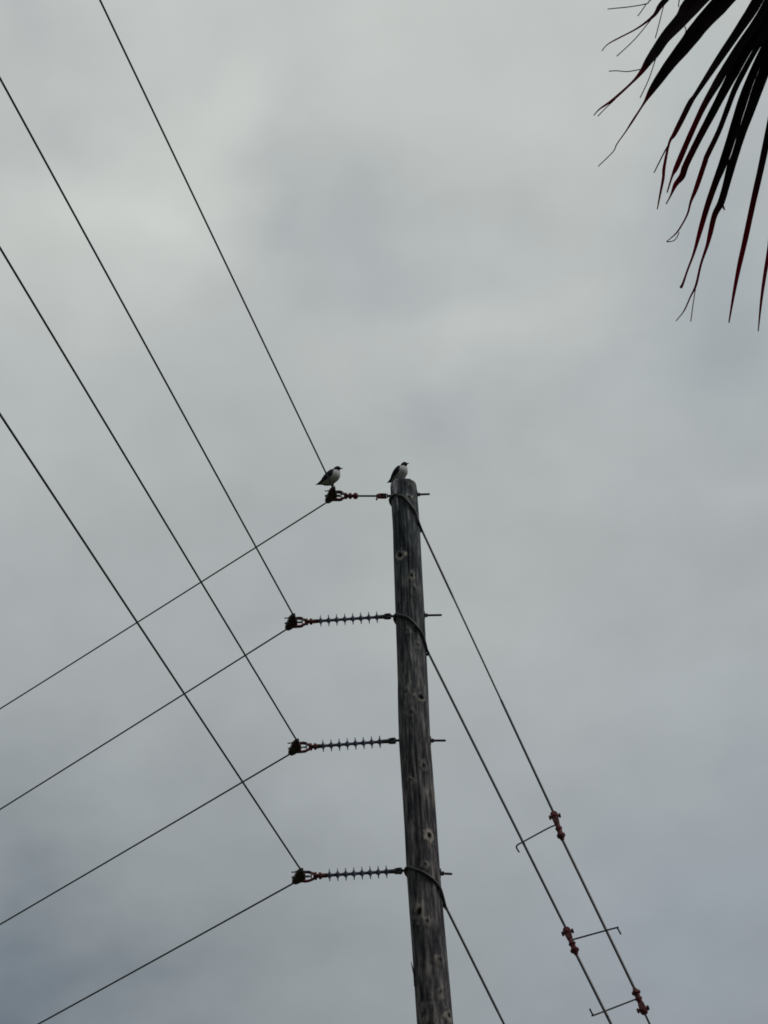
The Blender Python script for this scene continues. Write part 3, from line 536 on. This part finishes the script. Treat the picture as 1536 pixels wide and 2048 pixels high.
gdir = Vector((math.sin(R(87)), math.cos(R(87)), 0)); gn = Vector((gdir.y, -gdir.x, 0))
guy_sets = []
for k in range(3):
    G = [Vector(p) for p in GUYS[k]]; base = G[-1]
    root = empty('guy_wire', base, guy_labels[k], 'guy wire', 'guy wires of the pole')
    loc = lambda p: Vector(p) - base
    W = [Vector(p) for p in GUY_WRAPS[k]]
    zc = W[0].z; cen = Vector((lerp_table(POLE_AXIS, zc, 1), POLE_Y, 0)); rr = lerp_table(POLE_AXIS, zc, 2) + .012
    a0 = math.atan2(W[0].y - POLE_Y, W[0].x - cen.x); back = math.atan2(AXIS_DIR.y, AXIS_DIR.x)
    if back > 0: back -= 2 * math.pi
    start = [Vector((cen.x + rr * math.cos(back + (a0 - back) * t), POLE_Y + rr * math.sin(back + (a0 - back) * t), zc + .018 - .018 * t)) for t in (0, .5)]
    front = start + W + [G[0] + (G[1] - G[0]).normalized() * .035]
    def mirror(p):
        c2 = Vector((lerp_table(POLE_AXIS, p.z, 1), POLE_Y, p.z)); v = p - c2; return p - gn * 2 * v.dot(gn)
    backs = [mirror(p) for p in front[:-1]] + [front[-1]]
    for path in (front, backs):
        q = catmull([loc(p) for p in path], 4); mb = MB(); mb.tube(q, .0125, 8); mb.build('pole_loop', M_guy, root)
    if k < 2:
        d = (G[1] - G[0]).normalized()
        mb = MB(); mb.tube([loc(G[0]), loc(G[1] + d * .02)], .0082, 8); mb.build('strand', M_guy, root)
        mid = .62 if k == 0 else .08
        mb = MB(); mb.tube([loc(G[0].lerp(G[1], mid)), loc(G[0].lerp(G[1], mid + .01)), loc(G[1])], [.009, .0112, .0112], 8); mb.build('wire_grip', M_guy, root)
        mb = MB(); mb.tube([loc(G[0]), loc(G[0].lerp(G[1], .24 if k == 0 else .20)), loc(G[0].lerp(G[1], .26))], [.0108, .0108, .009], 8); mb.build('wire_grip', M_guy, root)
        if k == 0: A1, B0, B1 = G[2], G[3], G[4]
        else:
            A1 = G[2]; dd = (G[3] - G[2]).normalized(); B0 = A1 + dd * 1.49; B1 = B0 + dd * .2
        mb = MB(); mb.tube([loc(A1), loc(B0)], .0125, 10); rod = mb.build('strain_insulator', M_rod, root)
        strain_fitting(rod, loc(G[1]), loc(A1), 1); strain_fitting(rod, loc(B1), loc(B0), -1)
        for hi in ((0, 2) if k == 0 else (1,)):
            hp = catmull([loc(p) for p in HORNS[hi]], 5); mb = MB(); mb.tube(hp, .0072, 8); mb.build('arcing_horn', M_steel, rod)
        mb = MB(); mb.tube([loc(B1), loc(base)], .0092, 8); mb.build('strand', M_guy, root)
    else:
        mb = MB(); mb.tube([loc(G[0]), loc(base)], .0100, 8); mb.build('strand', M_guy, root)
        mb = MB(); mb.tube([loc(G[0]) , loc(G[0].lerp(G[1], .9))], .0108, 8); mb.build('wire_grip', M_guy, root)
    up_d = (G[0] - base).normalized()
    mb = MB(); mb.tube([-up_d * .2, up_d * .5], .014, 8); mb.torus(up_d * .52, gn, .03, .011); mb.build('anchor_rod', M_steel, root)

# ------------------------------------------------------------------ gulls
def make_gull(label, loc, heading, pitch, size, group):
    """x forward, z up, feet at the origin; heading in compass degrees"""
    root = empty('gull', loc, label, 'gull', group); root.rotation_euler = (0, 0, R(90 - heading)); root.scale = size
    #      x      z     half-width half-height
    S = [(-.172, .096, .022, .003), (-.145, .101, .028, .007), (-.118, .108, .031, .016), (-.084, .118, .045, .036), (-.042, .134, .060, .056), (.004, .158, .068, .070),
         (.044, .188, .064, .068), (.064, .218, .048, .052), (.072, .244, .036, .040), (.082, .264, .033, .034), (.100, .274, .033, .031), (.118, .273, .025, .025), (.129, .270, .012, .013),
         (.138, .268, .008, .009), (.152, .264, .006, .007), (.164, .260, .002, .002)]
    sp = catmull(S, 5); n = 22; rings = []; cols = []
    for i, (x, z, w, h) in enumerate(sp):
        a, b = sp[max(i - 1, 0)], sp[min(i + 1, len(sp) - 1)]; tx, tz = b[0] - a[0], b[1] - a[1]; l = math.hypot(tx, tz) or 1; tx /= l; tz /= l
        ring = []
        for k in range(n):
            t = 2 * math.pi * k / n; fat = 1 + .24 * max(0, min(1, (.13 - x) / .05)) * (x > -.1); u = math.cos(t) * max(w * fat, .001); v = math.sin(t) * max(h * fat, .001)
            p = Vector((x - tz * v, u, z + tx * v)); p.y *= 1
            ring.append(p)
            if x > .131: c = (.075, .012, .010)
            elif z + .35 * (x - .07) > .232: c = (.006, .006, .008)
            elif p.z > z + h * .15 and x < .02: c = (.03, .03, .04)
            elif x < -.14: c = (.10, .10, .13)  # white tail feathers, with their bluish shade painted into the colour
            else: c = (.34, .335, .345)
            cols.append(c)
        rings.append(ring)
    pv = R(pitch); piv = Vector((0, 0, .13))
    def rot(p):
        q = p - piv; return Vector((q.x * math.cos(pv) - q.z * math.sin(pv), q.y, q.x * math.sin(pv) + q.z * math.cos(pv))) + piv
    rings = [[rot(p) for p in r] for r in rings]
    mb = MB(); mb.loft(rings); me = mb.mesh('body', M_plumage)
    at = me.attributes.new('plumage', 'FLOAT_COLOR', 'POINT')
    for i, c in enumerate(cols): at.data[i].color = (*c, 1)
    link('body', me, root)
    for s in (-1, 1):                                # folded wings, tips crossing above the tail
        T = [(.058, .206, .050, .018, .012), (.042, .196, .062, .044, .017), (.004, .174, .067, .056, .018), (-.045, .152, .060, .052, .016), (-.090, .132, .044, .038, .012),
             (-.132, .116, .024, .020, .008), (-.172, .106, .008, .010, .005), (-.205, .100, -.004, .003, .002)]
        rr_ = []; cc = []
        for (x, z, y, h, th) in catmull(T, 4):
            y *= 1.20 if x > -.12 else 1.0; h *= 1.42; th *= 1.2; z -= .006
            ring = []
            for q in range(12):
                t = 2 * math.pi * q / 12; ring.append(rot(Vector((x, s * (y + th * math.cos(t) - .35 * max(0, math.sin(t)) * h * .8), z + h * math.sin(t) * .8))))
                cc.append((.005, .005, .008) if x < -.11 else (.012, .012, .020))
            rr_.append(ring)
        mb = MB(); mb.loft(rr_); me = mb.mesh('wing', M_plumage); at = me.attributes.new('plumage', 'FLOAT_COLOR', 'POINT')
        for i, c in enumerate(cc): at.data[i].color = (*c, 1)
        link('wing', me, root)
        y = s * .026; hip = Vector((-.004, y, .118)); knee = Vector((-.012, y, .062)); foot = Vector((.0, y, .004))
        mb = MB(); mb.tube([hip, (hip + knee) / 2, knee, (knee + foot) / 2, foot], [.012, .007, .0048, .004, .0042], 8); lg = mb.build('leg', M_leg, root)
        mb = MB(); mb.plate([(-.008, -.004), (.010, -.010), (.040, -.024), (.036, -.010), (.046, 0), (.036, .010), (.040, .024), (.010, .010), (-.008, .004)], .0005, .005, Matrix.Translation((0, y, 0)))
        mb.build('foot', M_leg, lg)
    return root
make_gull('black-headed gull standing on the clamp at the end of the topmost wire link', (-.490, 16.15, 13.968), 104, 2, (.76, .77, .72), 'gulls on the pole')
make_gull('black-headed gull crouched on the flat top of the pole', (.168, 16.240, 14.046), 118, 4, (.70, .80, .70), 'gulls on the pole')


# ------------------------------------------------------------------ palm at the right: one dead frond hangs into view
CROWN = Vector((2.05, 3.95, 6.55)); BASE = Vector((2.2, 4.1, 0))
palm = empty('fan_palm', BASE, 'dark fan palm whose dry, tattered frond hangs in the upper right corner', 'palm tree')
tp = [(BASE.lerp(CROWN, t) + Vector((.05 * math.sin(t * 3), .03 * math.sin(t * 2.2), 0)) * (1 - t) - BASE) for t in [i / 60 for i in range(61)]]
mb = MB(); mb.tube(tp, [.19 - .05 * (i / 60) + (.035 if i < 3 else 0) + .010 * (i % 2) for i in range(61)], 18); mb.build('trunk', M_trunk, palm)

def strip(pts, fold=.28, seed=0):
    """a pleated leaf segment: pts = (x, y, z, width), V-shaped section with thickness"""
    q = catmull(pts, 4); rng = random.Random(seed); view = Vector((.25, .62, .74)).normalized(); rings = []; thin = []
    for i, p in enumerate(q):
        a, b = Vector(q[max(i - 1, 0)][:3]), Vector(q[min(i + 1, len(q) - 1)][:3]); d = (b - a).normalized(); P = Vector(p[:3])
        side = d.cross(view).normalized(); nrm_ = side.cross(d).normalized(); w = max(p[3], .0022)
        w *= 1 + .05 * noise.noise(Vector((i * .6, seed * 3.1, 0)))
        f = fold * w; th = min(.0022, w * .35)
        prof = [(-.5, 0), (0, f), (.5, 0), (.5, -th), (0, f - th), (-.5, -th)]
        rings.append([P + side * (x * w) + nrm_ * (y - f * .5) for x, y in prof]); thin += [max(0., min(1., (.021 - w) / .010)) * max(0., min(1., (i / len(q) - .35) / .3 if len(pts) > 6 else .7))] * 6
    return rings, thin

def leaf_object(name, pts, parent, origin, fold=.28, seed=0):
    rings, thin = strip(pts, fold, seed); mb = MB(); mb.loft([[p - origin for p in r] for r in rings]); me = mb.mesh(name, M_leaf, smooth=False)
    at = me.attributes.new('thin', 'FLOAT', 'POINT'); at.data.foreach_set('value', thin)
    return link(name, me, parent)

hub = Vector(HUB)
mb = MB(); pet = catmull([tuple(CROWN - BASE), tuple(CROWN.lerp(hub, .35) + Vector((0, 0, .12)) - BASE), tuple(CROWN.lerp(hub, .75) + Vector((0, 0, .07)) - BASE), tuple(hub - BASE)], 6)
mb.tube(pet, [.030 - .014 * i / (len(pet) - 1) for i in range(len(pet))], 8); frond = mb.build('frond', M_leaf, palm)
for i, (kind, pts) in enumerate(SEGMENTS):
    leaf_object('leaf_segment' if kind == 0 else 'leaf_fibre', pts, frond, BASE, .26 if kind == 0 else .1, i)
for i, (kind, pts) in enumerate(OFF_SEGMENTS):
    leaf_object('leaf_segment', pts, frond, BASE, .26, 60 + i)

def crown_frond(az, el, length, seed):
    """the rest of the crown, outside the frame"""
    rng = random.Random(seed); h = Vector((math.sin(R(az)), math.cos(R(az)), 0)); o = CROWN - BASE
    d0 = (h * math.cos(R(el)) + Vector((0, 0, math.sin(R(el))))).normalized(); e = o + d0 * length + Vector((0, 0, -.15))
    mb = MB(); q = catmull([tuple(o), tuple(o + d0 * length * .5), tuple(e)], 5); mb.tube(q, [.030 - .013 * i / (len(q) - 1) for i in range(len(q))], 8)
    fr = mb.build('frond', M_leaf, palm); side = d0.cross(Vector((0, 0, 1))).normalized()
    for k in range(22):
        a = R(-105 + 210 * k / 21); dr_ = (d0 * math.cos(a) + side * math.sin(a)).normalized(); Ls = .85 * (1 - .25 * abs(a) / R(105)) * rng.uniform(.92, 1.06); pts = []
        for u, w in ((0, .014), (.25, .034), (.5, .04), (.7, .028), (.86, .014), (1, .004)):
            p = e + dr_ * Ls * u + Vector((0, 0, -.42 * u ** 2.2 * Ls)); pts.append((*p, w))
        leaf_object('leaf_segment', pts, fr, Vector((0, 0, 0)), .26, seed * 50 + k)
for j, (az, el) in enumerate(((20, 40), (58, 15), (75, 62), (105, 32), (140, 5), (160, 50))):
    crown_frond(az, el, 1.15, j + 2)
